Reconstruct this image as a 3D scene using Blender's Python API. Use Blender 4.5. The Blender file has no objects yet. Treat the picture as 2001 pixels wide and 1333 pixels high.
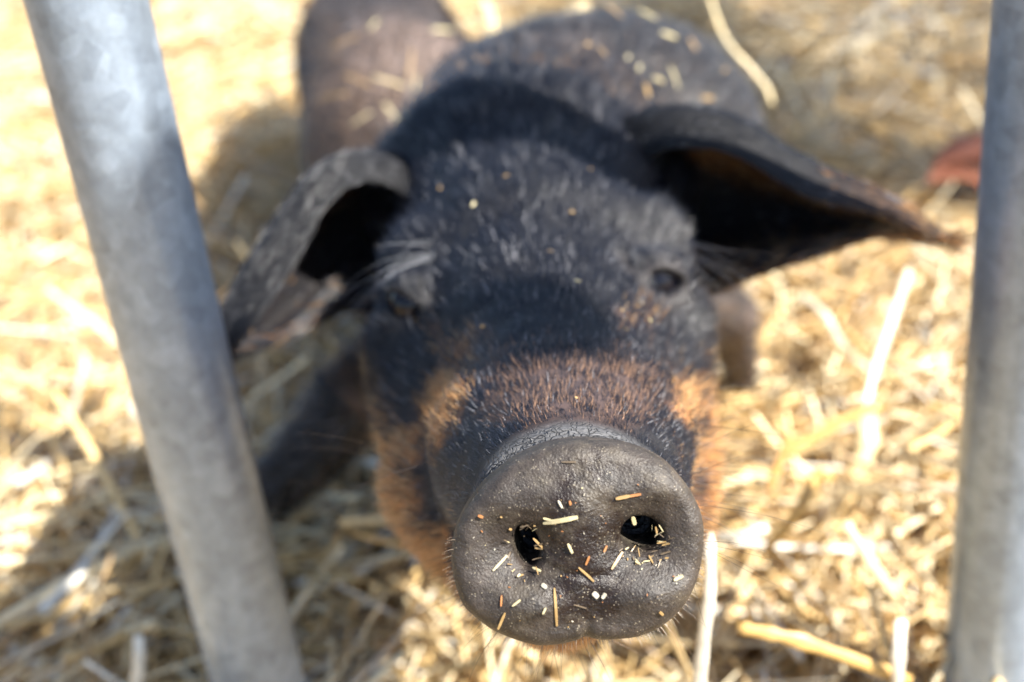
import bpy, math, random
import numpy as np
from mathutils import Vector, Matrix

# ---------------------------------------------------------------- camera, world, sun
scene = bpy.context.scene
FPX = 2334.0                       # focal length in photo pixels (2001 wide)
CAM_H = 0.40
nad = np.array([(1538 - 1000.5) / FPX, (5444 - 666.5) / FPX, 1.0]); nad /= np.linalg.norm(nad)
up_c = -nad                        # world up, in camera axes (x right, y down, z forward)
fw = np.array([0, 0, 1.0]); yv = fw - up_c * fw.dot(up_c); yv /= np.linalg.norm(yv)
xv = np.cross(yv, up_c)            # right-handed world axes in camera coordinates
A = np.array([xv, yv, up_c])       # world = A @ cam (y-down camera)
if A[0, 0] < 0: A[0] *= -1
CAM = np.array([0, 0, CAM_H])

def P(px, py, d):
    c = np.array([(px - 1000.5) / FPX * d, (py - 666.5) / FPX * d, d])
    return CAM + A @ c

def to_px(p):
    c = (p - CAM) @ A
    z = np.maximum(c[..., 2], 1e-3)
    return c[..., 0] / z * FPX + 1000.5, c[..., 1] / z * FPX + 666.5, c[..., 2]

cam_d = bpy.data.cameras.new('camera'); cam = bpy.data.objects.new('camera', cam_d)
scene.collection.objects.link(cam); scene.camera = cam
cam_d.sensor_width = 36.0; cam_d.lens = 36.0 * FPX / 2001.0
cam_d.clip_start = 0.01; cam_d.clip_end = 200
R = Matrix(((A[0, 0], -A[0, 1], -A[0, 2]), (A[1, 0], -A[1, 1], -A[1, 2]), (A[2, 0], -A[2, 1], -A[2, 2])))
cam.matrix_world = Matrix.Translation(Vector(CAM)) @ R.to_4x4()
cam_d.dof.use_dof = True; cam_d.dof.focus_distance = 0.305; cam_d.dof.aperture_fstop = 6.7

SUN_EL, SUN_DIR = math.radians(44), np.array([0.88, -0.47])
SUN_DIR = SUN_DIR / np.linalg.norm(SUN_DIR)
S = np.array([SUN_DIR[0] * math.cos(SUN_EL), SUN_DIR[1] * math.cos(SUN_EL), math.sin(SUN_EL)])
world = bpy.data.worlds.new('World'); scene.world = world; world.use_nodes = True
wn = world.node_tree
sky = wn.nodes.new('ShaderNodeTexSky'); sky.sky_type = 'NISHITA'; sky.sun_disc = False
sky.sun_elevation = SUN_EL; sky.sun_rotation = math.atan2(SUN_DIR[0], SUN_DIR[1])
wn.links.new(sky.outputs[0], wn.nodes['Background'].inputs[0]); wn.nodes['Background'].inputs[1].default_value = 0.088
sl = bpy.data.lights.new('sun', 'SUN'); sl.energy = 5.0; sl.angle = math.radians(0.55); sl.color = (1.0, 0.95, 0.86)
so = bpy.data.objects.new('sun', sl); scene.collection.objects.link(so)
so.rotation_euler = Vector(S).to_track_quat('Z', 'Y').to_euler(); so.location = Vector(S) * 5
scene.view_settings.view_transform = 'Standard'; scene.view_settings.look = 'None'
scene.view_settings.exposure = 1.5; scene.view_settings.gamma = 1.0
scene.cycles.max_bounces = 6; scene.cycles.use_denoising = True
scene.cycles.caustics_reflective = False; scene.cycles.caustics_refractive = False

rng = np.random.default_rng(7)
# ---------------------------------------------------------------- helpers
def tag(o, label=None, cat=None, group=None, kind=None):
    if label: o['label'] = label
    if cat: o['category'] = cat
    if group: o['group'] = group
    if kind: o['kind'] = kind
    return o

def empty(name, loc):
    o = bpy.data.objects.new(name, None); scene.collection.objects.link(o)
    o.location = Vector(loc); o.empty_display_size = 0.05
    return o

def mesh_obj(name, V, F, mat, parent=None, smooth=True, attrs=None, origin=None):
    """V (n,3) world coordinates, F (m,3|4) int array or list of such arrays."""
    me = bpy.data.meshes.new(name)
    Fs = F if isinstance(F, list) else [F]
    Fs = [np.asarray(f) for f in Fs if len(f)]
    off = np.zeros(3)
    if parent is not None: off = np.array(parent.location)
    elif origin is not None: off = np.asarray(origin, float)
    V = np.asarray(V, np.float64) - off
    nl = sum(f.size for f in Fs); npoly = sum(len(f) for f in Fs)
    me.vertices.add(len(V)); me.vertices.foreach_set('co', V.astype(np.float32).ravel())
    me.loops.add(nl); me.polygons.add(npoly)
    me.loops.foreach_set('vertex_index', np.concatenate([f.ravel() for f in Fs]).astype(np.int32))
    tot = np.concatenate([np.full(len(f), f.shape[1]) for f in Fs]).astype(np.int32)
    st = np.concatenate([[0], np.cumsum(tot)[:-1]]).astype(np.int32)
    me.polygons.foreach_set('loop_start', st)
    me.polygons.foreach_set('use_smooth', np.full(npoly, smooth))
    for k, v in (attrs or {}).items():
        v = np.asarray(v, np.float32)
        if v.ndim == 2:
            a = me.attributes.new(k, 'FLOAT_COLOR', 'POINT')
            a.data.foreach_set('color', np.hstack([v, np.ones((len(v), 1), np.float32)]).ravel())
        else:
            a = me.attributes.new(k, 'FLOAT', 'POINT'); a.data.foreach_set('value', v)
    me.update(calc_edges=True); me.validate()
    if mat: me.materials.append(mat)
    o = bpy.data.objects.new(name, me); scene.collection.objects.link(o)
    if parent is not None: o.parent = parent
    else: o.location = Vector(off)
    return o

def hash3(i, j, k, seed=0):
    h = (i * 73856093) ^ (j * 19349663) ^ (k * 83492791) ^ (seed * 2654435761 & 0x7fffffff)
    h = (h ^ (h >> 13)) * 1274126177 & 0xffffffff
    h = (h ^ (h >> 16)) * 2246822519 & 0xffffffff
    return ((h ^ (h >> 15)) & 0xffff) / 65535.0

def noise(p, scale, seed=0):
    q = p * scale; f = np.floor(q); t = q - f; t = t * t * (3 - 2 * t); f = f.astype(np.int64)
    r = 0
    for a in (0, 1):
        for b in (0, 1):
            for c in (0, 1):
                w = (t[..., 0] if a else 1 - t[..., 0]) * (t[..., 1] if b else 1 - t[..., 1]) * (t[..., 2] if c else 1 - t[..., 2])
                r = r + w * hash3(f[..., 0] + a, f[..., 1] + b, f[..., 2] + c, seed)
    return r * 2 - 1

def norm(v): return v / np.maximum(np.linalg.norm(v, axis=-1, keepdims=True), 1e-12)
def smin(a, b, k):
    h = np.clip(0.5 + 0.5 * (b - a) / k, 0, 1)
    return b * (1 - h) + a * h - k * h * (1 - h)
def smax(a, b, k): return -smin(-a, -b, k)
def sph(p, c, r): return np.linalg.norm(p - c, axis=-1) - r
def rcone(p, a, b, ra, rb):
    ab = b - a; t = np.clip(((p - a) @ ab) / ab.dot(ab), 0, 1)
    return np.linalg.norm(p - a - t[..., None] * ab, axis=-1) - (ra + (rb - ra) * t)
def ell(p, c, r, axes=None):
    q = p - c
    if axes is not None: q = q @ axes.T
    k0 = np.linalg.norm(q / r, axis=-1); k1 = np.linalg.norm(q / (np.asarray(r) ** 2), axis=-1)
    return k0 * (k0 - 1) / np.maximum(k1, 1e-9)
def smooth01(x, a, b):
    t = np.clip((x - a) / (b - a), 0, 1); return t * t * (3 - 2 * t)

# ---------------------------------------------------------------- surface nets on a warped sparse grid
def surface_nets(f, centre, h, a, ext, block=8):
    def W(q):
        r = np.linalg.norm(q, axis=-1, keepdims=True); return centre + q * (1 + r / a)
    nb = int(math.ceil(ext / (h * block)))
    g = np.arange(-nb, nb)
    bi = np.stack(np.meshgrid(g, g, g, indexing='ij'), -1).reshape(-1, 3)
    qc = (bi + 0.5) * block * h
    rq = np.linalg.norm(qc, axis=-1)
    keep = []
    for s in range(0, len(bi), 400000):
        fv = f(W(qc[s:s + 400000]))
        rr = rq[s:s + 400000] + block * h
        keep.append(np.abs(fv) < 0.87 * block * h * (1 + 2 * rr / a) * 1.25)
    bi = bi[np.concatenate(keep)]
    l = np.arange(block)
    loc = np.stack(np.meshgrid(l, l, l, indexing='ij'), -1).reshape(-1, 3)
    cells = (bi[:, None, :] * block + loc[None]).reshape(-1, 3)
    OFF = nb * block + 2; M = 2 * OFF + 4
    key = lambda c: ((c[:, 0] + OFF) * M + (c[:, 1] + OFF)) * M + (c[:, 2] + OFF)
    ck = np.sort(key(cells)); del cells
    offs = [(x * M + y) * M + z for x in (0, 1) for y in (0, 1) for z in (0, 1)]
    pk = np.unique(np.concatenate([ck + o for o in offs]))
    z = pk % M - OFF; y = (pk // M) % M - OFF; x = pk // (M * M) - OFF
    pq = np.stack([x, y, z], -1) * h
    fv = np.concatenate([f(W(pq[s:s + 500000])) for s in range(0, len(pq), 500000)])
    idx = np.stack([np.searchsorted(pk, ck + o) for o in offs], 1)
    cf = fv[idx]; act = (cf < 0).any(1) & (cf >= 0).any(1)
    ck = ck[act]; idx = idx[act]; cf = cf[act]
    acc = np.zeros((len(ck), 3)); cnt = np.zeros(len(ck))
    corners = np.array([(x, y, z) for x in (0, 1) for y in (0, 1) for z in (0, 1)])
    for i in range(8):
        for j in range(i + 1, 8):
            if abs(corners[i] - corners[j]).sum() != 1: continue
            m = (cf[:, i] < 0) != (cf[:, j] < 0)
            t = cf[:, i] / np.where(m, cf[:, i] - cf[:, j], 1)
            acc += np.where(m[:, None], corners[i] + t[:, None] * (corners[j] - corners[i]), 0); cnt += m
    base = np.stack([ck // (M * M) - OFF, (ck // M) % M - OFF, ck % M - OFF], -1)
    V = W((base + acc / cnt[:, None]) * h)
    strides = [M * M, M, 1]; quads = []
    for ax in range(3):
        u, v = strides[(ax + 1) % 3], strides[(ax + 2) % 3]
        j = {0: 4, 1: 2, 2: 1}[ax]
        m = (cf[:, 0] < 0) != (cf[:, j] < 0)
        k0 = ck[m]; flip = cf[m, 0] >= 0
        ks = [k0, k0 - u, k0 - u - v, k0 - v]
        ii = [np.searchsorted(ck, k).clip(0, len(ck) - 1) for k in ks]
        ok = np.ones(len(k0), bool)
        for a_, k in zip(ii, ks): ok &= ck[a_] == k
        q = np.stack(ii, 1)[ok]; fl = flip[ok]
        q[fl] = q[fl][:, ::-1]
        quads.append(q)
    return V, np.concatenate(quads)

def vnormals(V, F):
    n = np.zeros_like(V)
    if F.shape[1] == 4: fn = np.cross(V[F[:, 2]] - V[F[:, 0]], V[F[:, 3]] - V[F[:, 1]])
    else: fn = np.cross(V[F[:, 1]] - V[F[:, 0]], V[F[:, 2]] - V[F[:, 0]])
    for i in range(F.shape[1]): np.add.at(n, F[:, i], fn)
    return norm(n)

# ---------------------------------------------------------------- node helpers
def new_mat(name):
    m = bpy.data.materials.new(name); m.use_nodes = True
    nt = m.node_tree; b = nt.nodes['Principled BSDF']
    return m, nt, b
def nd(nt, t, **kw):
    n = nt.nodes.new(t)
    for k, v in kw.items(): setattr(n, k, v)
    return n
def attr(nt, name):
    n = nd(nt, 'ShaderNodeAttribute'); n.attribute_name = name; return n
def noise_n(nt, scale, detail=4, rough=0.6, vec=None):
    n = nd(nt, 'ShaderNodeTexNoise'); n.inputs['Scale'].default_value = scale
    n.inputs['Detail'].default_value = detail; n.inputs['Roughness'].default_value = rough
    if vec is not None: nt.links.new(vec, n.inputs['Vector'])
    return n
def ramp(nt, src, stops):
    r = nd(nt, 'ShaderNodeValToRGB'); e = r.color_ramp.elements
    while len(e) < len(stops): e.new(0.5)
    for el, (p, c) in zip(e, stops):
        el.position = p; el.color = (*c, 1) if len(c) == 3 else c
    nt.links.new(src, r.inputs[0]); return r
def mix(nt, fac, a, b, mode='MIX'):
    m = nd(nt, 'ShaderNodeMix', data_type='RGBA', blend_type=mode)
    for s, i in ((fac, 0), (a, 6), (b, 7)):
        if isinstance(s, (int, float)): m.inputs[i].default_value = s
        elif isinstance(s, tuple): m.inputs[i].default_value = (*s, 1)
        else: nt.links.new(s, m.inputs[i])
    return m.outputs[2]
def bump(nt, b, height, dist, strength=1.0, prev=None):
    n = nd(nt, 'ShaderNodeBump'); n.inputs['Distance'].default_value = dist; n.inputs['Strength'].default_value = strength
    nt.links.new(height, n.inputs['Height'])
    if prev is not None: nt.links.new(prev, n.inputs['Normal'])
    nt.links.new(n.outputs[0], b.inputs['Normal']); return n.outputs[0]

def skin_material():
    m, nt, b = new_mat('pig_skin')
    geo = nd(nt, 'ShaderNodeTexCoord'); v = geo.outputs['Object']
    col = attr(nt, 'col').outputs['Color']; disc = attr(nt, 'disc').outputs['Fac']; mid_dark = attr(nt, 'mid_dark').outputs['Fac']
    band = attr(nt, 'band').outputs['Fac']
    n1 = noise_n(nt, 260, 5, 0.7, v)
    r1 = ramp(nt, n1.outputs['Fac'], [(0.3, (0.55,) * 3), (0.7, (1.45,) * 3)])
    c = mix(nt, 1.0, col, r1.outputs[0], 'MULTIPLY')
    # pale dried dust specks on the snout
    vo = nd(nt, 'ShaderNodeTexVoronoi'); vo.inputs['Scale'].default_value = 1350; nt.links.new(v, vo.inputs['Vector'])
    sp = ramp(nt, vo.outputs['Distance'], [(0.14, (1,) * 3), (0.26, (0,) * 3)])
    n2 = noise_n(nt, 420, 3, 0.6, v); k = ramp(nt, n2.outputs['Fac'], [(0.46, (0,) * 3), (0.62, (1,) * 3)])
    f = nd(nt, 'ShaderNodeMath', operation='MULTIPLY'); nt.links.new(sp.outputs[0], f.inputs[0]); nt.links.new(k.outputs[0], f.inputs[1])
    f2 = nd(nt, 'ShaderNodeMath', operation='MULTIPLY'); nt.links.new(f.outputs[0], f2.inputs[0]); nt.links.new(disc, f2.inputs[1])
    c = mix(nt, f2.outputs[0], c, (0.30, 0.26, 0.19))
    dn = noise_n(nt, 75, 6, 0.75, v); dk = ramp(nt, dn.outputs['Fac'], [(0.50, (0,) * 3), (0.68, (0.55,) * 3)])
    df = nd(nt, 'ShaderNodeMath', operation='MULTIPLY'); nt.links.new(dk.outputs[0], df.inputs[0]); nt.links.new(disc, df.inputs[1])
    c = mix(nt, df.outputs[0], c, (0.115, 0.095, 0.07))
    n3 = noise_n(nt, 60, 3, 0.6, v)
    rr = nd(nt, 'ShaderNodeMapRange'); nt.links.new(n3.outputs['Fac'], rr.inputs[0])
    rr.inputs['To Min'].default_value = 0.58; rr.inputs['To Max'].default_value = 0.78
    sub = nd(nt, 'ShaderNodeMath', operation='MULTIPLY_ADD'); nt.links.new(mid_dark, sub.inputs[0]); sub.inputs[1].default_value = -0.10
    nt.links.new(rr.outputs[0], sub.inputs[2]); sk = nd(nt, 'ShaderNodeMath', operation='MULTIPLY_ADD'); nt.links.new(disc, sk.inputs[0]); sk.inputs[1].default_value = -0.22; nt.links.new(sub.outputs[0], sk.inputs[2])
    nt.links.new(sk.outputs[0], b.inputs['Roughness'])
    b.inputs['Specular IOR Level'].default_value = 0.42
    # fine pores + cracks
    v2 = nd(nt, 'ShaderNodeTexVoronoi', feature='DISTANCE_TO_EDGE'); v2.inputs['Scale'].default_value = 330
    wv = noise_n(nt, 120, 2, 0.5, v); mv = mix(nt, 0.02, v, wv.outputs['Color'])
    nt.links.new(mv, v2.inputs['Vector'])
    cr = ramp(nt, v2.outputs['Distance'], [(0.0, (0,) * 3), (0.12, (1,) * 3)])
    crm = mix(nt, band, (1, 1, 1), cr.outputs[0])
    n4 = noise_n(nt, 900, 4, 0.7, v)
    pv = nd(nt, 'ShaderNodeTexVoronoi'); pv.inputs['Scale'].default_value = 1500; nt.links.new(v, pv.inputs['Vector'])
    pb = bump(nt, b, mix(nt, disc, (.5, .5, .5), pv.outputs['Distance']), 0.00016, 0.6)
    nb = bump(nt, b, n4.outputs['Fac'], 0.0004, 0.8, pb)
    bump(nt, b, crm, 0.0010, 0.8, nb)
    c2 = mix(nt, 0.8, crm, (1, 1, 1)); cc = mix(nt, 1.0, c, c2, 'MULTIPLY'); nt.links.new(cc, b.inputs['Base Color'])
    return m

def hair_material():
    m, nt, b = new_mat('pig_hair')
    nt.links.new(attr(nt, 'col').outputs['Color'], b.inputs['Base Color'])
    b.inputs['Roughness'].default_value = 0.29; b.inputs['Specular IOR Level'].default_value = 0.75
    return m
M_SKIN, M_HAIR = skin_material(), hair_material()
# ---------------------------------------------------------------- the black and tan pig at the gate
DC = P(1130, 1070, 0.290)                         # snout disc centre
n_c = np.array([0.0, 0.03, -1.0]); DN = norm(A @ n_c)        # disc outward normal
DX = norm(np.cross(A @ np.array([0, -1.0, 0]), DN)); DY = np.cross(DN, DX)
if DX @ (A @ np.array([1.0, 0, 0])) < 0: DX = -DX
MM = 0.290 / FPX
_pts = [(252, -5), (247, 60), (222, 110), (178, 160), (110, 192), (40, 203), (-20, 203), (-85, 186), (-150, 148), (-205, 95),
        (-238, 40), (-251, -20), (-245, -75), (-225, -125), (-185, -160), (-130, -188), (-75, -201), (-25, -197), (5, -189), (18, -183), (32, -189),
        (70, -189), (120, -184), (165, -165), (208, -128), (238, -72)]
_th = np.array([math.atan2(y, x) for x, y in _pts]); _r = np.array([math.hypot(x, y) for x, y in _pts]) * MM
_o = np.argsort(_th); _th, _r = _th[_o], _r[_o]
_tt = np.linspace(-math.pi, math.pi, 721)
_rr = np.interp(_tt, np.concatenate([_th - 2 * math.pi, _th, _th + 2 * math.pi]), np.tile(_r, 3))
_k = np.exp(-0.5 * (np.arange(-8, 9) / 3.5) ** 2); _k /= _k.sum()
_rr = np.convolve(np.concatenate([_rr[-9:-1], _rr, _rr[1:9]]), _k, 'valid')
NOS = [(-13.2e-3, -1.4e-3, 3.5e-3, 6.0e-3, 0.12), (16.4e-3, 1.4e-3, 5.8e-3, 4.9e-3, -0.5)]   # nostril x, y, half w, half h, tilt

def disc_coords(p):
    q = p - DC
    return q @ DX, q @ DY, q @ DN

def face_height(x, y):
    """outward relief of the snout plate, metres"""
    h = -0.0012 * (x / 0.03) ** 2 - 0.0020 * np.clip(y / 0.025, 0, 2) ** 2
    h = h + 0.0022 * np.exp(-((x / 0.009) ** 2 + ((y - 0.004) / 0.014) ** 2))
    for nx, ny, a, b, _ in NOS:
        dx, dy = x - nx, y - ny
        h = h - 0.0042 * np.exp(-(dx / 0.0085) ** 2 - (dy / 0.0085) ** 2)
        h = h + 0.0030 * np.exp(-(dx / 0.0085) ** 2 - ((dy + 0.0125) / 0.0055) ** 2)
        h = h + 0.0016 * np.exp(-(dx / 0.012) ** 2 - ((dy - 0.0125) / 0.006) ** 2)
    h = h - 0.0006 * np.exp(-((y + 0.0066 - 18 * x * x + 0.12 * x) / 0.0011) ** 2) * np.exp(-(x / 0.011) ** 2)      # crease
    h = h + 0.0003 * noise(np.stack([x, y, 0 * x], -1), 210, 71) + 0.00014 * noise(np.stack([x, y, 0 * x], -1), 520, 72)
    h = h - 0.0010 * np.exp(-((x - 0.0022) / 0.0013) ** 2) * smooth01(-y, 0.014, 0.023)                         # cleft
    return h

def disc_sdf(p):
    x, y, z = disc_coords(p)
    rad = np.interp(np.arctan2(y, x), _tt, _rr)
    rho = np.hypot(x, y)
    near = (rho < 0.05) & (np.abs(z) < 0.05)
    hh = np.where(near, face_height(x, y), -0.003)
    t, rr = 0.0075, 0.0042
    zz = z - hh + t - 0.0                       # plate front at z = hh, thickness 2t
    a = rho - rad + rr; b = np.abs(zz) - t + rr
    return np.hypot(np.maximum(a, 0), np.maximum(b, 0)) + np.minimum(np.maximum(a, b), 0) - rr

H_FWD = norm(P(1050, 600, 0.5) - DC)              # towards the back of the head
def lateral(): 
    z = np.array([0, 0, 1.0]); x = norm(np.cross(H_FWD, z)); return x
HX = lateral(); HX = HX if HX @ (A @ np.array([1.0, 0, 0])) > 0 else -HX
_roll = P(1290, 548, 0.46) - P(805, 592, 0.46); _roll = norm(_roll - H_FWD * (_roll @ H_FWD)); HX = _roll
HU = norm(np.cross(HX, H_FWD)); HU = HU if HU[2] > 0 else -HU
HEAD_AX = np.array([HX, H_FWD, HU])
EYE_L, EYE_R = P(800, 596, 0.461), P(1288, 549, 0.459)
R_EYE = 0.0088
EYES_ON = False; EYE_BL = EYE_BR = None
EDIR_L = norm(-HX * 0.42 - H_FWD * 0.85 + HU * 0.15); EDIR_R = norm(HX * 0.30 - H_FWD * 0.9 + HU * 0.15)

def pig_sdf(p):
    d = rcone(p, P(1116, 990, 0.317), P(1100, 850, 0.385), 0.0222, 0.0335)
    d = smin(d, rcone(p, P(1058, 1015, 0.318), P(1010, 880, 0.375), 0.0195, 0.028), 0.008)
    d = smin(d, rcone(p, P(1182, 1010, 0.318), P(1185, 870, 0.375), 0.0195, 0.028), 0.008)
    d = smin(d, rcone(p, P(1100, 850, 0.385), P(1045, 610, 0.475), 0.0335, 0.047), 0.01)
    d = smin(d, ell(p, P(1030, 500, 0.53), (0.058, 0.075, 0.058), HEAD_AX), 0.025)
    # cheeks, jowls, jaw
    d = smin(d, rcone(p, P(890, 720, 0.465), P(885, 920, 0.425), 0.035, 0.024), 0.018)
    d = smin(d, rcone(p, P(1212, 695, 0.465), P(1262, 880, 0.425), 0.036, 0.026), 0.018)
    d = smin(d, rcone(p, P(1090, 1130, 0.335), P(1030, 960, 0.46), 0.019, 0.045), 0.012)
    d = smin(d, sph(p, P(905, 985, 0.41), 0.021), 0.015)
    d = smin(d, sph(p, P(1250, 1000, 0.41), 0.024), 0.015)
    # brows and eye sockets
    d = smin(d, sph(p, P(840, 530, 0.478), 0.019), 0.014)
    d = smin(d, sph(p, P(1255, 480, 0.478), 0.019), 0.014)
    d = smin(d, sph(p, P(790, 668, 0.455), 0.012), 0.012)
    d = smin(d, sph(p, P(1320, 620, 0.455), 0.012), 0.012)
    for e, u in (((EYE_BL, EDIR_L), (EYE_BR, EDIR_R)) if EYES_ON else ()):
        d = smin(d, sph(p, e, R_EYE + 0.0028), 0.005)
        q_ = np.linalg.norm(p - e, axis=-1); w_ = norm(p - e + 1e-9) - u
        a_ = w_ @ HX; b_ = w_ @ HU + 0.25 * a_
        slot = (np.hypot(a_ / 0.66, (b_ + 0.06) / 0.50) - 1) * R_EYE * 0.6
        fold = np.exp(-((np.hypot(a_ / 1.15, b_ / 1.0) - 1) / 0.12) ** 2) * 0.0011 + np.exp(-((np.hypot(a_ / 1.5, b_ / 1.4) - 1) / 0.1) ** 2) * 0.0009
        d = d + fold * (q_ < 0.022) * ((p - e) @ u > 0)
        cut = np.maximum(slot, R_EYE - 0.003 - q_); cut = np.where((p - e) @ u > 0, cut, 1.0)
        d = smax(d, -np.where(q_ < 0.02, cut, 1.0), 0.0012)
    # ear roots
    d = smin(d, rcone(p, P(865, 430, 0.55), P(800, 380, 0.55), 0.026, 0.016), 0.015)
    d = smin(d, rcone(p, P(1200, 390, 0.54), P(1265, 370, 0.545), 0.032, 0.020), 0.02)
    # crest of the neck, neck, trunk
    d = smin(d, rcone(p, P(1005, 330, 0.56), P(1000, 262, 0.62), 0.040, 0.038), 0.03)
    d = smin(d, rcone(p, P(1010, 400, 0.58), P(1060, 360, 0.68), 0.062, 0.088), 0.03)
    d = smin(d, rcone(p, P(1160, 345, 0.74), P(1255, 290, 0.90), 0.100, 0.090), 0.03)
    d = smin(d, sph(p, P(1290, 262, 0.98), 0.075), 0.04)
    # front legs, hind legs
    for a_, b_, c_, r_ in ((P(900, 700, 0.62), P(690, 785, 0.60), P(548, 945, 0.62), 0.025), (P(1330, 560, 0.66), P(1430, 620, 0.68), P(1450, 760, 0.76), 0.019),
                           (P(1130, 420, 1.0), P(1110, 500, 1.0), P(1100, 610, 1.0), 0.036), (P(1420, 360, 1.0), P(1450, 450, 1.0), P(1440, 590, 1.0), 0.036)):
        d = smin(d, rcone(p, a_, b_, r_ + 0.014, r_ * 0.72), 0.03)
        d = smin(d, rcone(p, b_, c_, r_ * 0.72, r_ * 0.5), 0.008)
    # plate, joined to the muzzle
    d = smin(d, disc_sdf(p), 0.0035)
    x, y, z = disc_coords(p)
    for nx, ny, a, b, tl in NOS:                       # nostril canals
        c, s = math.cos(tl), math.sin(tl)
        k = 1 - 14 * np.clip(-z, -0.002, 0.03)
        dx, dy = x - nx + 0.15 * np.clip(-z, 0, 1) * np.sign(nx), y - ny - 0.25 * np.clip(-z, 0, 1)
        u, v = (c * dx + s * dy) / a, (-s * dx + c * dy) / b
        e = (np.hypot(u, v) - np.clip(k, 0.7, 1.1)) * min(a, b) * 0.8
        e = np.maximum(e, -z - 0.034)
        d = smax(d, -e, 0.0016)
    # skin folds
    q = np.linalg.norm(p - DC, axis=-1)
    d = d - 0.0012 * noise(p, 45, 3) * smooth01(q, 0.05, 0.12) - 0.003 * noise(p, 14, 5) * smooth01(q, 0.2, 0.35)
    m = np.exp(-((z + 0.0175) / 0.0045) ** 2) * (np.hypot(x, y) < 0.04)     # folds behind the plate
    d = d + 0.0009 * m * np.sin(np.clip(-z, 0, 0.05) * 2400)
    return d

def march(qx, qy):
    ds = np.linspace(0.40, 0.50, 401); v_ = pig_sdf(np.array([P(qx, qy, d_) for d_ in ds])); i = np.argmax(v_ < 0); return ds[i] if v_[i] < 0 else 0.47
dL, dR = march(812, 592), march(1280, 549); print('EYE DEPTHS', dL, dR)
EYE_L, EYE_R = P(803, 592, dL), P(1283, 549, dR)
EYE_BL, EYE_BR = P(806, 592, dL + 0.0045), P(1280, 549, dR + 0.0045); EYES_ON = True
V, F = surface_nets(pig_sdf, DC, 0.00055, 0.16, 0.31)

# ---- ears: a rolled leaf with thickness, built from five rails
def catmull(pts, t):
    pts = np.asarray(pts, float); n = len(pts)
    ext = np.vstack([2 * pts[0] - pts[1], pts, 2 * pts[-1] - pts[-2]])
    s = np.clip(t, 0, 1) * (n - 1); i = np.minimum(s.astype(int), n - 2); u = (s - i)[:, None]
    p0, p1, p2, p3 = ext[i], ext[i + 1], ext[i + 2], ext[i + 3]
    return 0.5 * (2 * p1 + (-p0 + p2) * u + (2 * p0 - 5 * p1 + 4 * p2 - p3) * u ** 2 + (-p0 + 3 * p1 - 3 * p2 + p3) * u ** 3)

def ear(rails, nu=90, nv=60, thick=0.0052):
    tu = np.linspace(0, 1, nu)
    R_ = np.array([catmull([P(*q) for q in r], tu) for r in rails])      # rails x nu x 3
    G = np.array([catmull(R_[:, i], np.linspace(0, 1, nv)) for i in range(nu)])   # nu x nv x 3
    G = G + 0.0010 * noise(G, 40, 9)[..., None]
    du = np.gradient(G, axis=0); dv = np.gradient(G, axis=1)
    N = norm(np.cross(du, dv)); 
    tv = np.linspace(0, 1, nv); prof = np.sqrt(np.clip(1 - (2 * tv - 1) ** 8, 0.02, 1))
    th = thick * prof[None, :] * (1.25 - 0.8 * tu[:, None])
    a_, b_ = G + N * th[..., None] / 2, G - N * th[..., None] / 2
    Vv = np.concatenate([a_.reshape(-1, 3), b_.reshape(-1, 3)])
    I = np.arange(nu * nv).reshape(nu, nv); off = nu * nv
    q1 = np.stack([I[:-1, :-1], I[1:, :-1], I[1:, 1:], I[:-1, 1:]], -1).reshape(-1, 4)
    q2 = q1[:, ::-1] + off
    br = []
    for j in (0, nv - 1):
        e = np.stack([I[:-1, j], I[1:, j], I[1:, j] + off, I[:-1, j] + off], -1); br.append(e if j else e[:, ::-1])
    e = np.stack([I[-1, :-1], I[-1, 1:], I[-1, 1:] + off, I[-1, :-1] + off], -1); br.append(e)
    U = np.repeat(tu, nv); Vt = np.tile(tv, nu)
    return Vv, np.concatenate([q1, q2] + br), norm(np.concatenate([du.reshape(-1, 3)] * 2)), np.concatenate([U, U]), np.concatenate([Vt, Vt]), G, N

R_RAILS = [
 [(1215,400,.525),(1262,318,.510),(1330,288,.500),(1440,308,.490),(1580,378,.480),(1720,428,.475),(1845,466,.475)],
 [(1185,330,.540),(1222,248,.528),(1315,219,.516),(1450,243,.508),(1600,326,.498),(1735,388,.488),(1850,463,.480)],
 [(1180,400,.575),(1240,330,.570),(1320,320,.566),(1450,340,.556),(1590,395,.528),(1720,430,.498),(1850,465,.478)],
 [(1200,500,.575),(1280,470,.575),(1360,465,.570),(1470,460,.552),(1600,450,.525),(1715,450,.497),(1850,467,.478)],
 [(1240,580,.530),(1310,590,.520),(1400,570,.512),(1490,535,.505),(1600,495,.498),(1705,466,.488),(1845,468,.477)]]
L_RAILS = [
 [(835,430,.520),(765,368,.505),(692,364,.494),(636,408,.487),(580,510,.480),(512,615,.475),(440,698,.476)],
 [(850,380,.545),(780,320,.528),(695,304,.515),(605,352,.505),(525,460,.496),(455,570,.488),(425,690,.482)],
 [(860,440,.575),(780,380,.568),(690,370,.560),(610,430,.545),(545,530,.525),(490,620,.505),(430,690,.488)],
 [(840,540,.575),(760,520,.572),(680,500,.565),(620,560,.550),(570,610,.530),(510,655,.508),(436,696,.486)],
 [(800,610,.530),(735,612,.520),(675,612,.512),(625,632,.505),(570,660,.498),(510,680,.488),(442,704,.480)]]
ears = [ear(R_RAILS), ear(L_RAILS)]
V0n = len(V)
N0 = vnormals(V, F)
parts_V, parts_F, parts_dir, ear_u, ear_v = [V], [F], [], [np.full(len(V), -1.0)], [np.full(len(V), -1.0)]
side_fac = [np.zeros(len(V))]
k = len(V)
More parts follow.
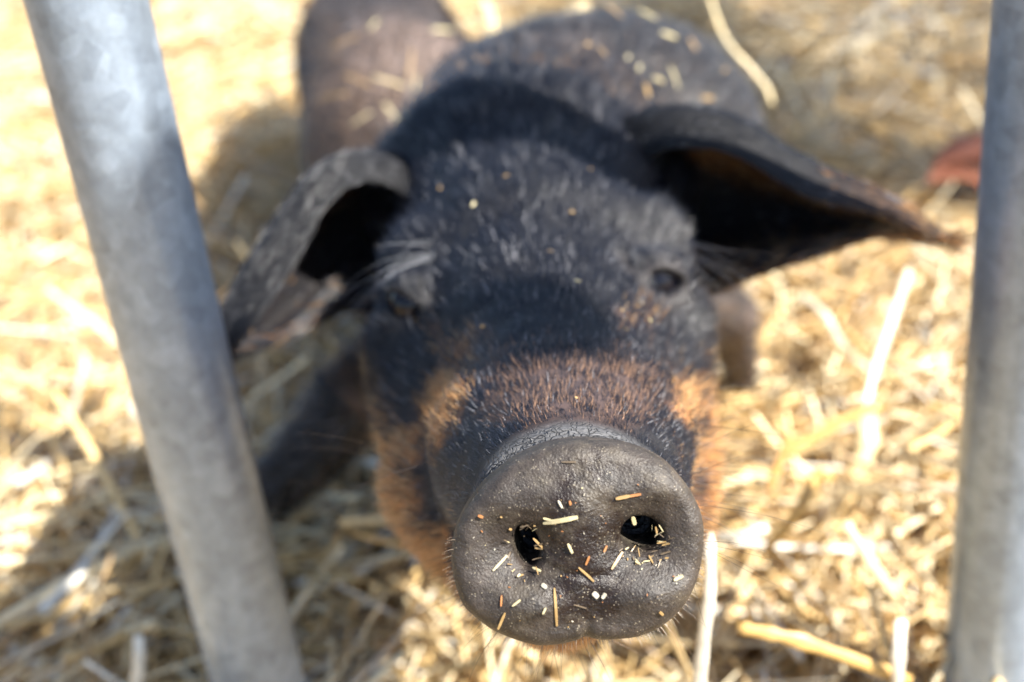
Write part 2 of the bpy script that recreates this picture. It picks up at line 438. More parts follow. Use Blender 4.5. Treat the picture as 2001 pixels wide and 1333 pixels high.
for Ev, Ef, Ed, Eu, Ew, G, N_ in ears:
    parts_V.append(Ev); parts_F.append(Ef + k); parts_dir.append(Ed); ear_u.append(Eu); ear_v.append(Ew); k += len(Ev)
    side_fac.append(np.ones(len(Ev)))
dir0 = V - DC; 
V = np.vstack(parts_V); F = np.vstack(parts_F); EU = np.concatenate(ear_u); EV = np.concatenate(ear_v)
ISEAR = EU >= 0
NRM = vnormals(V, F)
px, py, dep = to_px(V)
fdir = np.vstack([dir0 + np.array([0, 0, 0.0])] + parts_dir)
fdir = norm(fdir); fdir = norm(fdir - NRM * (fdir * NRM).sum(1, keepdims=True))

def surf(qx, qy, zlo=0.0, zhi=9.0):
    m = np.where((np.hypot(px - qx, py - qy) < 14) & (dep > zlo) & (dep < zhi) & ((NRM * (CAM - V)).sum(1) > 0))[0]
    if not len(m): m = np.array([np.argmin(np.hypot(px - qx, py - qy) + 1000 * (dep < zlo))])
    i = m[np.argmin(dep[m])]; return V[i], NRM[i]

def blob(px, py, cx, cy, rx, ry, ang=0):
    c, s = math.cos(math.radians(ang)), math.sin(math.radians(ang))
    x, y = px - cx, py - cy
    return np.exp(-(((c * x + s * y) / rx) ** 2 + ((-s * x + c * y) / ry) ** 2) ** 1.6)

def tan_mask(p, px, py, dep, isear, eu, ev):
    wob = 28 * noise(p, 90, 1) + 14 * noise(p, 260, 2); x, y = px + wob, py + 28 * noise(p, 90, 11)
    t = np.zeros(len(p))
    for b_, s_ in (((762, 1000, 54, 165, -6), 1), ((862, 800, 34, 72, 32), 1), ((775, 880, 55, 45, 0), .95), ((900, 1180, 120, 70, 20), 1),
                   ((830, 1090, 60, 90, -30), 1),
                   ((1408, 960, 42, 190, 0), 1), ((1340, 790, 34, 42, 0), .8), ((1120, 765, 165, 75, 0), .38), ((1250, 625, 40, 25, 0), .12),
                   ((850, 640, 35, 22, 0), .15), ((1100, 1260, 260, 60, 0), 1), ((1400, 790, 30, 50, 0), .6), ((930, 690, 60, 40, 0), .2)):
        t = np.maximum(t, s_ * blob(x, y, *b_))
    t = t * (dep < 0.50)
    t = np.maximum(t, np.interp(dep,[.545,.6,.66],[.22,.16,.03]) * (dep > 0.545) * (~isear) * (0.6 + 0.8 * noise(p, 30, 4)))
    leg = (~isear) & (py > 560) & (dep > 0.56)
    t = np.where(leg, np.where(px > 1300, 0.25, -0.15 + 0.7 * smooth01(735 - py + (620 - px) * -1.2, -10, 40)) + 0.2 * noise(p, 25, 6), t)
    e = np.where(ev < 0.36, 0.0, 0.75 * np.exp(-((ev - 0.42) / 0.10) ** 2)) + 0.12 * smooth01(ev, .5, 1.0) + 0.35 * smooth01(eu, 0.62, 1.0) * (px > 1000) + 0.12 * (ev > .8) * (px > 1000)
    e = np.where(px < 1000, e * 0.45, e)
    return np.clip(np.where(isear, e, t), 0, 1)

TAN = tan_mask(V, px, py, dep, ISEAR, EU, EV)
dx_, dy_, dz_ = disc_coords(V)
rad_ = np.interp(np.arctan2(dy_, dx_), _tt, _rr); rho_ = np.hypot(dx_, dy_)
disc = smooth01(dz_, -0.0150, -0.0125) * (rho_ < 0.04) * (~ISEAR)
band = smooth01(dz_, -0.0285, -0.021) * (1 - disc) * (rho_ < 0.045) * (~ISEAR) * smooth01(dy_, -0.004, 0.010)
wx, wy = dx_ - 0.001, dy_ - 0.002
mid_q = (np.abs(wx / 0.0105) ** 2.6 + np.abs(wy / 0.0205) ** 2.6) ** (1 / 2.6) + 0.18 * noise(V, 160, 8)
mid_dark = (1.0 - smooth01(mid_q, 0.86, 1.02)) * disc  # darker, slightly smoother patch in the middle of the snout plate
blk, tan_s, = np.array([0.009, 0.009, 0.012]), np.array([0.42, 0.17, 0.05])
brz = (blob(px, py, 1120, 755, 210, 105) * (dep < .45))[:, None]
col = blk + ((np.where((dep > .56)[:, None], np.array([.26, .18, .14]), tan_s) * (1 - brz) + np.array([.16, .10, .085]) * brz) - blk) * (TAN * 0.9)[:, None]
rimq = smooth01(rho_ / rad_, 0.55, 0.95)[:, None]
dcol = (np.array([0.025, 0.019, 0.016]) * (1 - rimq) + np.array([0.040, 0.032, 0.027]) * rimq) * (1 + 0.2 * noise(V, 130, 12) + 0.15 * noise(V, 420, 13))[:, None] * (1 - 0.70 * mid_dark[:, None] * np.array([0.8, 1.0, 1.05]))
hole = smooth01(-dz_, 0.0055, 0.008) * (rho_ < rad_ * 0.8) * (dz_ > -0.03)  # nostril depths: shade inside them put into the colour
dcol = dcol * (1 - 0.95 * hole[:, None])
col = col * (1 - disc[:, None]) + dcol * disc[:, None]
col = col * (1 - band[:, None] * 0.9) + np.array([0.10, 0.10, 0.105]) * band[:, None] * 0.9
ed = np.minimum(np.linalg.norm(V - EYE_BL, axis=1), np.linalg.norm(V - EYE_BR, axis=1)); lid = (1 - smooth01(ed, 0.012, 0.021)) * (~ISEAR)
col = col * (1 - lid[:, None] * .85) + np.where((px < 1040)[:, None], np.array([0.016, .015, .016]), np.array([0.03, 0.026, 0.027])) * lid[:, None] * .85
col = np.where(ISEAR[:, None], col * 0.45, col)
hoof = smooth01(py - 900 + (px - 545) * -0.4, 0, 30) * (px < 660) * (dep > 0.56)
col = col * (1 - 0.7 * hoof[:, None])

ground_foot = P(1060, 640, 0.75); ground_foot[2] = 0.0
pig = tag(empty('pig', ground_foot), 'black and tan piglet pushing its big dark snout between the gate bars towards the viewer', 'pig', 'piglets in the straw pen')
mesh_obj('body', V, F, M_SKIN, pig, attrs={'col': col, 'disc': disc, 'mid_dark': mid_dark, 'band': band})

# ---- fur
def hair_mesh(root, dirv, nrm, length, radius, bend, cols, segs=4, jit=0.0):
    n = len(root)
    t = np.linspace(0, 1, segs + 1)
    side = norm(np.cross(dirv, nrm) + 1e-9); 
    L = length[:, None, None]
    pts = root[:, None] + L * (t[None, :, None] * dirv[:, None] + (t ** 2)[None, :, None] * bend[:, None])
    r = radius[:, None] * (1 - 0.85 * t[None] ** 1.5)
    ax = norm(dirv); s1 = norm(np.cross(ax, nrm + 0.01)); s2 = np.cross(ax, s1)
    ring = []
    for a_ in (0, 2 * math.pi / 3, 4 * math.pi / 3):
        ring.append(pts + r[..., None] * (math.cos(a_) * s1 + math.sin(a_) * s2)[:, None])
    Vh = np.stack(ring, 2).reshape(-1, 3)                  # n, segs+1, 3
    b = (np.arange(n) * (segs + 1) * 3)[:, None, None]
    s = (np.arange(segs) * 3)[None, :, None]
    q = []
    for a_ in range(3):
        c_ = (a_ + 1) % 3
        q.append(np.stack(np.broadcast_arrays(b + s + a_, b + s + c_, b + s + 3 + c_, b + s + 3 + a_), -1).reshape(-1, 4))
    C = np.repeat(cols, (segs + 1) * 3, axis=0)
    return Vh, np.concatenate(q), C

def sample(V, F, dens, n, rng):
    T = np.vstack([F[:, [0, 1, 2]], F[:, [0, 2, 3]]])
    ar = np.linalg.norm(np.cross(V[T[:, 1]] - V[T[:, 0]], V[T[:, 2]] - V[T[:, 0]]), axis=1) / 2
    w = ar * dens[T].mean(1); total = w.sum(); w = w / total
    ti = rng.choice(len(T), n, p=w)
    a_, b_ = rng.random(n), rng.random(n); m = a_ + b_ > 1; a_[m], b_[m] = 1 - a_[m], 1 - b_[m]
    B = np.stack([1 - a_ - b_, a_, b_], 1)
    ip = lambda X: (X[T[ti]] * (B[..., None] if X.ndim > 1 else B)).sum(1)
    return ip, total

BLK = np.array([0.012, 0.014, 0.023]); TANC = np.array([0.58, 0.26, 0.07]); PALE = np.array([0.74, 0.50, 0.26]); GRY = np.array([0.34, 0.34, 0.37])
def fur_for(V, F, NRM, fdir, TAN, dens, flen, n, rng, rad=0.000085, lift=0.20, curl=0.4, grey=0.05, name='fur', parent=None, ise=None):
    if ise is None: ise = np.zeros(len(V))
    ip, tot = sample(V, F, dens, n, rng)
    root, nr, fd, tn, ln = ip(V), norm(ip(NRM)), norm(ip(fdir)), ip(TAN), ip(flen)
    ie = ip(ise)[:, None]
    clump = np.stack([noise(root, 170, 21), noise(root, 170, 22), noise(root, 170, 23)], -1)
    j = rng.normal(size=(n, 3)) * 0.16 + clump * 0.32 * (1 - 0.75 * ie) 
    lf = (1 - 0.45 * ie) * lift * (0.6 + 0.8 * rng.random(n))[:, None]
    d = norm(fd + j + nr * lf)
    bend = (fd * 0.5 - nr * lf * 0.55 + rng.normal(size=(n, 3)) * 0.12) * curl
    u = rng.random(n)
    istan = rng.random(n) < tn
    col = np.where(istan[:, None], TANC + (PALE - TANC) * (rng.random(n) ** 1.2)[:, None], BLK)
    hx_, hy_, hd_ = to_px(root); br_ = istan & (np.abs(hx_ - 1120) < 190) & (np.abs(hy_ - 750) < 110) & (hd_ < .45)
    col[br_] = np.array([.32, .19, .12]) * (0.5 + 0.9 * rng.random(br_.sum()))[:, None]
    lg_ = istan & (hd_ > .56); col[lg_] = np.array([.30, .21, .15]) * (0.6 + 0.7 * rng.random(lg_.sum()))[:, None]
    far = to_px(root)[2] > 0.62; col[far & ~istan] = BLK * 1.0 + 0.02
    g = (~istan) & (u < grey); col[g] = GRY * (0.4 + rng.random(g.sum()))[:, None]
    col = col * (0.75 + 0.5 * rng.random(n))[:, None]
    ln = ln * (0.6 + 0.7 * rng.random(n)); 
    Vh, Fh, C = hair_mesh(root - nr * 0.0004, d, nr, ln, rad * (0.8 + 0.5 * rng.random(n)) * np.clip(dep_scale(root) ** 1.6, 1, 2.0), bend, col)
    return mesh_obj(name, Vh, Fh, M_HAIR, parent, attrs={'col': C})
def dep_scale(p): return to_px(p)[2] / 0.36

bare = np.clip(disc + band * 0.95, 0, 1)
e1, e2 = np.linalg.norm(V - EYE_L, axis=1), np.linalg.norm(V - EYE_R, axis=1)
eyeclear = smooth01(ed, 0.0092, 0.0112)
dens = (1 - bare) ** 3 * eyeclear * np.where(dep > 0.62, 0.25, 1.0) * np.where(ISEAR, 0.8, 1.0) * np.interp(dep, [0.30, 0.40, 0.45], [5.0, 2.2, 1.0])
dens = np.where((bare > 0.3), 0, dens)
flen = np.interp(dep, [0.29, 0.34, 0.40, 0.48, 0.56, 0.7], [0.0026, 0.0036, 0.0056, 0.0082, 0.013, 0.012])
flen = np.where(ISEAR, 0.0045 + 0.004 * (EV > 0.9) + 0.004 * (EU > .8), flen)
flen = flen * (1 + 0.35 * TAN * (dep < .5))
NF = 380000
tag(fur_for(V, F, NRM, fdir, TAN, dens, flen, NF, rng, name='fur', parent=pig, ise=ISEAR.astype(float)), kind='stuff')
# ---------------------------------------------------------------- straw bedding and ground
def straw_material():
    m, nt, b = new_mat('straw')
    v = nd(nt, 'ShaderNodeTexCoord').outputs['Object']
    n = noise_n(nt, 90, 3, 0.6, v)
    r = ramp(nt, n.outputs['Fac'], [(0.3, (0.75,) * 3), (0.7, (1.2,) * 3)])
    nt.links.new(mix(nt, 1.0, attr(nt, 'col').outputs['Color'], r.outputs[0], 'MULTIPLY'), b.inputs['Base Color'])
    b.inputs['Roughness'].default_value = 0.38; b.inputs['Specular IOR Level'].default_value = 0.6
    return m
M_STRAW = straw_material()
GOLD, PALES, BRN, WHT = (np.array(c) for c in ((0.71, 0.50, 0.23), (0.81, 0.68, 0.44), (0.42, 0.28, 0.14), (0.80, 0.76, 0.66)))

def straw_mesh(c, az, tilt, L, w, cols, rng, bend=0.25, segs=4, sides=5, thick=0.38):
    n = len(c); t = np.linspace(-0.5, 0.5, segs + 1)
    d = np.stack([np.cos(az) * np.cos(tilt), np.sin(az) * np.cos(tilt), np.sin(tilt)], -1)
    s = norm(np.cross(d, np.array([0, 0, 1.0]))); u = np.cross(s, d)
    roll = rng.random(n) * math.pi
    s, u = (s * np.cos(roll)[:, None] + u * np.sin(roll)[:, None]), (-s * np.sin(roll)[:, None] + u * np.cos(roll)[:, None])
    bv = rng.normal(size=(n, 3)) * bend; bv[:, 2] -= 0.15 * bend
    kink = np.where(rng.random(n) < 0.2, 1, 0)[:, None, None]
    tt = t[None, :, None]
    shape = (1 - kink) * (tt ** 2) * bv[:, None] + kink * np.abs(tt) * bv[:, None] * 1.3
    pts = c[:, None] + L[:, None, None] * (tt * d[:, None] + shape)
    rings = []
    for k_ in range(sides):
        a_ = 2 * math.pi * k_ / sides
        rings.append(pts + (w[:, None] / 2 * math.cos(a_))[:, :, None] * s[:, None] + (w[:, None] / 2 * thick * math.sin(a_))[:, :, None] * u[:, None])
    Vv = np.stack(rings, 2).reshape(-1, 3)
    b = (np.arange(n) * (segs + 1) * sides)[:, None, None]; sg = (np.arange(segs) * sides)[None, :, None]
    q = [np.stack(np.broadcast_arrays(b + sg + a_, b + sg + (a_ + 1) % sides, b + sg + sides + (a_ + 1) % sides, b + sg + sides + a_), -1).reshape(-1, 4) for a_ in range(sides)]
    return Vv, np.concatenate(q), np.repeat(cols, (segs + 1) * sides, axis=0)

def straw_cols(n, rng, gold=0.45, pale=0.32, brn=0.15):
    u = rng.random(n)[:, None]
    c = np.where(u < gold, GOLD, np.where(u < gold + pale, PALES, np.where(u < gold + pale + brn, BRN, WHT)))
    return c * (0.75 + 0.45 * rng.random(n))[:, None]

def mound(x, y):
    p = np.stack([x, y, 0 * x], -1)
    return 0.018 * noise(p, 4.0, 31) + 0.012 * noise(p, 11.0, 32) + 0.05 * smooth01(y, 1.6, 4.0) - 0.035 * (1 - smooth01(y, 0.42, 0.60))

g = np.linspace(-1, 1, 260); gx, gy = np.meshgrid(g * (0.6 + 0 * g), g, indexing='ij')
gx = np.sign(g) * np.abs(g) ** 1.8 * 30; gy = np.sign(g) * np.abs(g) ** 1.8 * 30 + 0.8
X, Y = np.meshgrid(gx, gy, indexing='ij'); Z = mound(X, Y) - 0.012
GV = np.stack([X, Y, Z], -1).reshape(-1, 3); I = np.arange(len(GV)).reshape(X.shape)
GF = np.stack([I[:-1, :-1], I[1:, :-1], I[1:, 1:], I[:-1, 1:]], -1).reshape(-1, 4)
m, nt, b = new_mat('trodden_straw_ground')
v = nd(nt, 'ShaderNodeTexCoord').outputs['Object']
n1 = noise_n(nt, 18, 6, 0.75, v)
r = ramp(nt, n1.outputs['Fac'], [(0.3, (0.07, 0.04, 0.02)), (0.5, (0.24, 0.15, 0.06)), (0.72, (0.50, 0.36, 0.16))])
nt.links.new(r.outputs[0], b.inputs['Base Color']); b.inputs['Roughness'].default_value = 0.9
bump(nt, b, n1.outputs['Fac'], 0.02, 0.8)
tag(mesh_obj('ground', GV, GF, m), kind='structure')

SV, SF, SC = [], [], []; k = 0
def add_straw(x, y, zlo, zhi, L, w, tmax, rng, **kw):
    global k
    n = len(x); z = mound(x, y) + zlo + (zhi - zlo) * rng.random(n)
    tilt = rng.normal(size=n) * tmax
    z = np.maximum(z, mound(x, y) + np.abs(np.sin(tilt)) * L * 0.35)
    Vv, Ff, Cc = straw_mesh(np.stack([x, y, z], -1), rng.random(n) * 2 * math.pi, tilt, L, w, straw_cols(n, rng), rng, **kw)
    SV.append(Vv); SF.append(Ff + k); SC.append(Cc); k += len(Vv)
r2 = np.random.default_rng(11)
n = 24000; add_straw(r2.uniform(-0.75, 0.75, n), r2.uniform(0.25, 1.35, n), -0.01, 0.03, r2.uniform(0.03, 0.19, n), 0.0014 + 0.0048 * r2.random(n) ** 1.7, 0.24, r2)
n = 9000; add_straw(r2.uniform(-0.6, 0.6, n), r2.uniform(0.3, 1.2, n), 0.0, 0.035, r2.uniform(0.008, 0.03, n), r2.uniform(0.001, 0.004, n), 0.4, r2, segs=2, sides=4)
n = 26000; yy = 1.3 + 4.2 * r2.random(n) ** 1.4; add_straw(r2.uniform(-0.62, 0.62, n) * yy, yy, -0.01, 0.04, r2.uniform(0.06, 0.2, n), r2.uniform(0.004, 0.008, n), 0.2, r2, segs=3, sides=4)
n = 5000; add_straw(r2.uniform(-0.6, 0.6, n), r2.uniform(-0.3, 0.3, n), -0.01, 0.02, r2.uniform(0.04, 0.12, n), r2.uniform(0.003, 0.005, n), 0.15, r2, segs=3, sides=4)
tag(mesh_obj('straw_bedding', np.vstack(SV), np.vstack(SF), M_STRAW, attrs={'col': np.vstack(SC)}), 'loose golden straw covering the floor of the pen', 'straw', kind='stuff')

# ---------------------------------------------------------------- eyes, lashes, whiskers
def uv_sphere(c, r, nu=32, nv=20, axes=None):
    th = np.linspace(0, math.pi, nv + 1); ph = np.linspace(0, 2 * math.pi, nu, endpoint=False)
    T, Ph = np.meshgrid(th, ph, indexing='ij')
    S_ = np.stack([np.sin(T) * np.cos(Ph), np.sin(T) * np.sin(Ph), np.cos(T)], -1) * np.asarray(r)
    I = np.arange((nv + 1) * nu).reshape(nv + 1, nu); J = np.roll(I, -1, 1)
    q = np.stack([I[:-1], I[1:], J[1:], J[:-1]], -1).reshape(-1, 4)
    S_ = S_.reshape(-1, 3)
    if axes is not None: S_ = S_ @ axes
    return c + S_, q
m_eye, nt, b = new_mat('dark_eye'); b.inputs['Base Color'].default_value = (0.004, 0.004, 0.008, 1); b.inputs['Roughness'].default_value = 0.04
b.inputs['Specular IOR Level'].default_value = 0.35
for e in (EYE_BL, EYE_BR):
    v_, f_ = uv_sphere(e, R_EYE); mesh_obj('eye', v_, f_, m_eye, pig)

def strands(name, roots, ctrl, tips, rad, cols, parent, mat=None, segs=8):
    """quadratic bristles through world points"""
    roots, ctrl, tips = map(np.asarray, (roots, ctrl, tips)); n = len(roots)
    t = np.linspace(0, 1, segs + 1)[None, :, None]
    pts = (1 - t) ** 2 * roots[:, None] + 2 * t * (1 - t) * ctrl[:, None] + t ** 2 * tips[:, None]
    ax = norm(tips - roots); s1 = norm(np.cross(ax, np.array([0.3, 0.2, 0.9]))); s2 = np.cross(ax, s1)
    r = np.asarray(rad)[:, None] * (1 - 0.8 * t[..., 0])
    ring = np.stack([pts + r[..., None] * (math.cos(a_) * s1 + math.sin(a_) * s2)[:, None] for a_ in (0, 2.094, 4.189)], 2).reshape(-1, 3)
    b = (np.arange(n) * (segs + 1) * 3)[:, None, None]; s = (np.arange(segs) * 3)[None, :, None]
    q = [np.stack(np.broadcast_arrays(b + s + a_, b + s + (a_ + 1) % 3, b + s + 3 + (a_ + 1) % 3, b + s + 3 + a_), -1).reshape(-1, 4) for a_ in range(3)]
    return mesh_obj(name, ring, np.concatenate(q), mat or M_HAIR, parent, attrs={'col': np.repeat(cols, (segs + 1) * 3, axis=0)})

r3 = np.random.default_rng(5)
def lashes(spec, cols, rad=0.00022):
    ro, ct, ti = [], [], []
    for (x0, y0, d0, x1, y1, d1, x2, y2, d2, nn, sp) in spec:
        for _ in range(nn):
            j = r3.normal(size=6) * sp
            ro.append(P(x0 + j[0] * .5, y0 + j[1] * .5, d0)); ct.append(P(x1 + j[2], y1 + j[3], d1)); ti.append(P(x2 + j[4] * 1.8, y2 + j[5] * 1.8, d2))
    n = len(ro); return strands('eyelashes', ro, ct, ti, np.full(n, rad), np.tile(cols, (n, 1)) * (0.7 + 0.6 * r3.random(n))[:, None], pig)
lashes([(880, 500, .455, 745, 485, .437, 645, 620, .42, 3, 12), (860, 505, .452, 760, 510, .437, 690, 645, .42, 3, 12), (850, 480, .455, 800, 470, .44, 735, 520, .43, 2, 11)], np.array([0.30, 0.31, 0.34]), 0.00015)
lashes([(1300, 500, .457, 1350, 490, .44, 1430, 560, .44, 9, 18), (1310, 470, .46, 1370, 470, .445, 1470, 540, .44, 5, 18)], np.array([0.05, 0.05, 0.06]), 0.00018)

# whiskers rooted on the muzzle surface
def whisk():
    cand = np.where((dep < 0.43) & (~ISEAR) & (bare < 0.2) & (np.linalg.norm(V - DC, axis=1) < 0.14))[0]
    px_, py_ = px[cand], py[cand]
    sidew = blob(px_, py_, 1390, 950, 70, 200) + 0.35 * blob(px_, py_, 760, 990, 90, 170) + 0.5 * blob(px_, py_, 1380, 760, 50, 60)
    chin = ((py_ > 1080) & (dz_[cand] < -0.013) & (dy_[cand] < -0.012)).astype(float)
    w = sidew + 0.001; i1 = r3.choice(cand, 120, p=w / w.sum()); i2 = r3.choice(cand, 200, p=(chin + 1e-6) / (chin + 1e-6).sum())
    ids = np.concatenate([i1, i2]); n = len(ids)
    out = norm(norm(NRM[ids]) * 0.8 + norm(V[ids] - DC) * 0.15 + r3.normal(size=(n, 3)) * 0.25)
    L = np.concatenate([r3.uniform(0.014, 0.042, 120), r3.uniform(0.007, 0.024, 200)])
    g = np.array([0, 0, -1.0])
    ct = V[ids] + out * L[:, None] * 0.55; ti = ct + norm(out + g * 0.45 + r3.normal(size=(n, 3)) * 0.2) * L[:, None] * 0.5
    cc = np.where(r3.random(n)[:, None] < 0.55, np.array([0.05, 0.03, 0.025]), np.array([0.20, 0.10, 0.05]))
    cc[:120] = np.array([0.05, 0.035, 0.03])
    strands('whiskers', V[ids], ct, ti, r3.uniform(0.00006, 0.00010, n), cc, pig)['kind'] = 'stuff'
whisk()
# tiny bristles round the rim of the plate
th = r3.uniform(-math.pi * 1.02, 0.15, 420); rr_ = np.interp((th + math.pi) % (2 * math.pi) - math.pi, _tt, _rr)
ex = np.cos(th)[:, None] * DX + np.sin(th)[:, None] * DY
ro = DC + ex * (rr_ - 0.0006)[:, None] - DN * r3.uniform(0.003, 0.009, 420)[:, None]
L = r3.uniform(0.001, 0.003, 420)[:, None]
strands('rim_bristles', ro, ro + ex * L * .6, ro + ex * L + DN * L * .3 - np.array([0, 0, 1.0]) * L * .2, np.full(420, 0.00008), np.tile([0.30, 0.24, 0.18], (420, 1)), pig, segs=3)['kind'] = 'stuff'

# ---------------------------------------------------------------- metal gate
m_gal, nt, b = new_mat('galvanised_steel')
v = nd(nt, 'ShaderNodeTexCoord').outputs['Object']
n1 = noise_n(nt, 22, 5, 0.6, v); n2 = noise_n(nt, 140, 4, 0.7, v)
r = ramp(nt, n1.outputs['Fac'], [(0.30, (0.27, 0.33, 0.41)), (0.5, (0.31, 0.38, 0.48)), (0.7, (0.36, 0.44, 0.55))])
r2_ = ramp(nt, n2.outputs['Fac'], [(0.3, (0.85,) * 3), (0.7, (1.12,) * 3)])
vz = nd(nt, 'ShaderNodeTexVoronoi'); vz.inputs['Scale'].default_value = 150; nt.links.new(v, vz.inputs['Vector'])
vr = ramp(nt, vz.outputs['Color'], [(0.1, (0.86,) * 3), (0.9, (1.12,) * 3)])
mp = nd(nt, 'ShaderNodeMapping'); mp.inputs['Scale'].default_value = (1, 1, 0.06); nt.links.new(v, mp.inputs['Vector'])
n5 = noise_n(nt, 260, 4, 0.7, mp.outputs[0]); sr = ramp(nt, n5.outputs['Fac'], [(0.35, (0.95,) * 3), (0.65, (1.03,) * 3)])
n6 = noise_n(nt, 9, 6, 0.75, v); mud = ramp(nt, n6.outputs['Fac'], [(0.60, (0,) * 3), (0.74, (0.3,) * 3)])
cb = mix(nt, 1.0, mix(nt, 1.0, mix(nt, 1.0, r.outputs[0], r2_.outputs[0], 'MULTIPLY'), vr.outputs[0], 'MULTIPLY'), sr.outputs[0], 'MULTIPLY')
nt.links.new(mix(nt, mud.outputs[0], cb, (0.12, 0.085, 0.06)), b.inputs['Base Color'])
b.inputs['Metallic'].default_value = 0.45; b.inputs['Roughness'].default_value = 0.36
bump(nt, b, n2.outputs['Fac'], 0.001, 0.3)
def tube(pts, r, sides=40, caps=True):
    pts = np.asarray(pts, float); n = len(pts); tg = norm(np.gradient(pts, axis=0))
    ref = np.array([0, 0, 1.0]) if abs(tg[0, 2]) < 0.8 else np.array([1.0, 0, 0])
    s = norm(np.cross(tg, ref)); u = np.cross(s, tg); r = np.broadcast_to(r, n)
    a_ = np.linspace(0, 2 * math.pi, sides, endpoint=False)
    Vv = (pts[:, None] + r[:, None, None] * (np.cos(a_)[None, :, None] * s[:, None] + np.sin(a_)[None, :, None] * u[:, None])).reshape(-1, 3)
    I = np.arange(n * sides).reshape(n, sides); J = np.roll(I, -1, 1)
    q = np.stack([I[:-1], J[:-1], J[1:], I[1:]], -1).reshape(-1, 4)
    return Vv, [q, I[0][None, ::-1], I[-1][None]]
BR = 0.020
LB = P(338, 667, .458)
RB = P(1935, 1333, .530)
ga = tag(empty('metal_gate', (LB[0], LB[1], 0)), 'galvanised steel gate with round grey upright bars either side of the piglet', 'gate')
dirg = np.array([RB[0] - LB[0], RB[1] - LB[1]])
for i_ in (0, 1):
    x, y = LB[0] + dirg[0] * i_, LB[1] + dirg[1] * i_
    v_, f_ = tube([(x, y, z) for z in np.linspace(-0.10, 1.58, 40)], BR); mesh_obj('upright_bar', v_, f_, m_gal, ga)
for z, nm in ((1.6, 'top_rail'),):
    v_, f_ = tube([(LB[0] + dirg[0] * t, LB[1] + dirg[1] * t, z) for t in np.linspace(-1.2, 2.2, 12)], 0.021); mesh_obj(nm, v_, f_, m_gal, ga)

# ---------------------------------------------------------------- other piglets
def simple_piglet(label, hip, sh, head, snout, r, blkc, tanc, p_tan, nh, seed, ears_=(), feet=True, group='piglets in the straw pen'):
    def f(p):
        d = rcone(p, hip, sh, r * 0.95, r)
        d = smin(d, rcone(p, sh, head, r * 0.75, r * 0.58), 0.03)
        d = smin(d, rcone(p, head, snout, r * 0.55, r * 0.28), 0.02)
        ax = norm(sh - hip); lat = norm(np.cross(ax, np.array([0, 0, 1.0])))
        for c in (hip, sh):
            for s_ in (-1, 1):
                a_ = c + lat * s_ * r * 0.45; a_ = a_ - np.array([0, 0, r * 0.4]); b_ = a_.copy(); b_[2] = 0.01
                d = smin(d, rcone(p, a_, b_, r * 0.42, r * 0.2), 0.03)
        return d - 0.003 * noise(p, 16, seed)
    c = (hip + sh) / 2
    V_, F_ = surface_nets(f, c, 0.006, 2.0, 0.36)
    k = len(V_); u_ = [np.full(k, -1.0)]; Vs, Fs = [V_], [F_]; ds = [np.tile(norm(hip - sh), (k, 1))]
    for rails in ears_:
        e = ear(rails, 30, 20, 0.004); Vs.append(e[0]); Fs.append(e[1] + k); k += len(e[0]); ds.append(e[2])
    V_, F_ = np.vstack(Vs), np.vstack(Fs); N_ = vnormals(V_, F_); ds = np.vstack(ds); ds = norm(ds - N_ * (ds * N_).sum(1, keepdims=True))
    t_ = np.clip(p_tan + 0.7 * noise(V_, 14, seed + 2) * p_tan * 2, 0, 1)
    root = tag(empty('pig', (c[0], c[1], 0)), label, 'pig', group)
    mesh_obj('body', V_, F_, M_SKIN, root, attrs={'col': blkc + (tanc - blkc) * t_[:, None], 'disc': np.zeros(k), 'mid_dark': np.zeros(k), 'band': np.zeros(k)})
    global BLK, TANC
    sv = BLK, TANC; BLK, TANC = np.array(blkc), np.array(tanc) * 1.15
    fur_for(V_, F_, N_, ds, t_, np.ones(k), np.full(k, 0.014), nh, np.random.default_rng(seed), rad=0.00012, lift=0.3, grey=0.2, parent=root)
    BLK, TANC = sv
    return V_, N_

A1 = P(790, 260, .86)
LV, LN = simple_piglet('dusty grey-brown piglet behind the left ear of the big-snouted pig, head out of view', A1, A1 + np.array([-0.035, 0.30, 0.0]),
    A1 + np.array([-0.06, 0.47, 0.03]), A1 + np.array([-0.07, 0.60, -0.02]), 0.074, np.array([.05, .045, .05]), np.array([.20, .15, .13]), 0.4, 40000, 51)
H2 = P(2110, 370, .97)
RED_EAR = [[(2070, 300, .95), (1990, 285, .945), (1920, 305, .94), (1862, 318, .93), (1812, 352, .925)],
           [(2070, 270, .96), (1990, 262, .955), (1915, 264, .95), (1852, 282, .94), (1810, 355, .926)],
           [(2070, 330, .97), (1990, 315, .965), (1935, 330, .96), (1875, 322, .945), (1812, 357, .926)],
           [(2075, 400, .96), (2000, 400, .955), (1935, 400, .95), (1900, 352, .94), (1813, 360, .925)]]
simple_piglet('rust-red piglet mostly hidden behind the right gate bar, only its ear tip showing', H2 + np.array([0.42, 0.22, -0.02]), H2 + np.array([0.14, 0.10, -0.02]), H2, H2 + np.array([-0.02, -0.10, -0.05]),
    0.08, np.array([.16, .05, .03]), np.array([.42, .14, .07]), 0.6, 14000, 61, ears_=[RED_EAR])

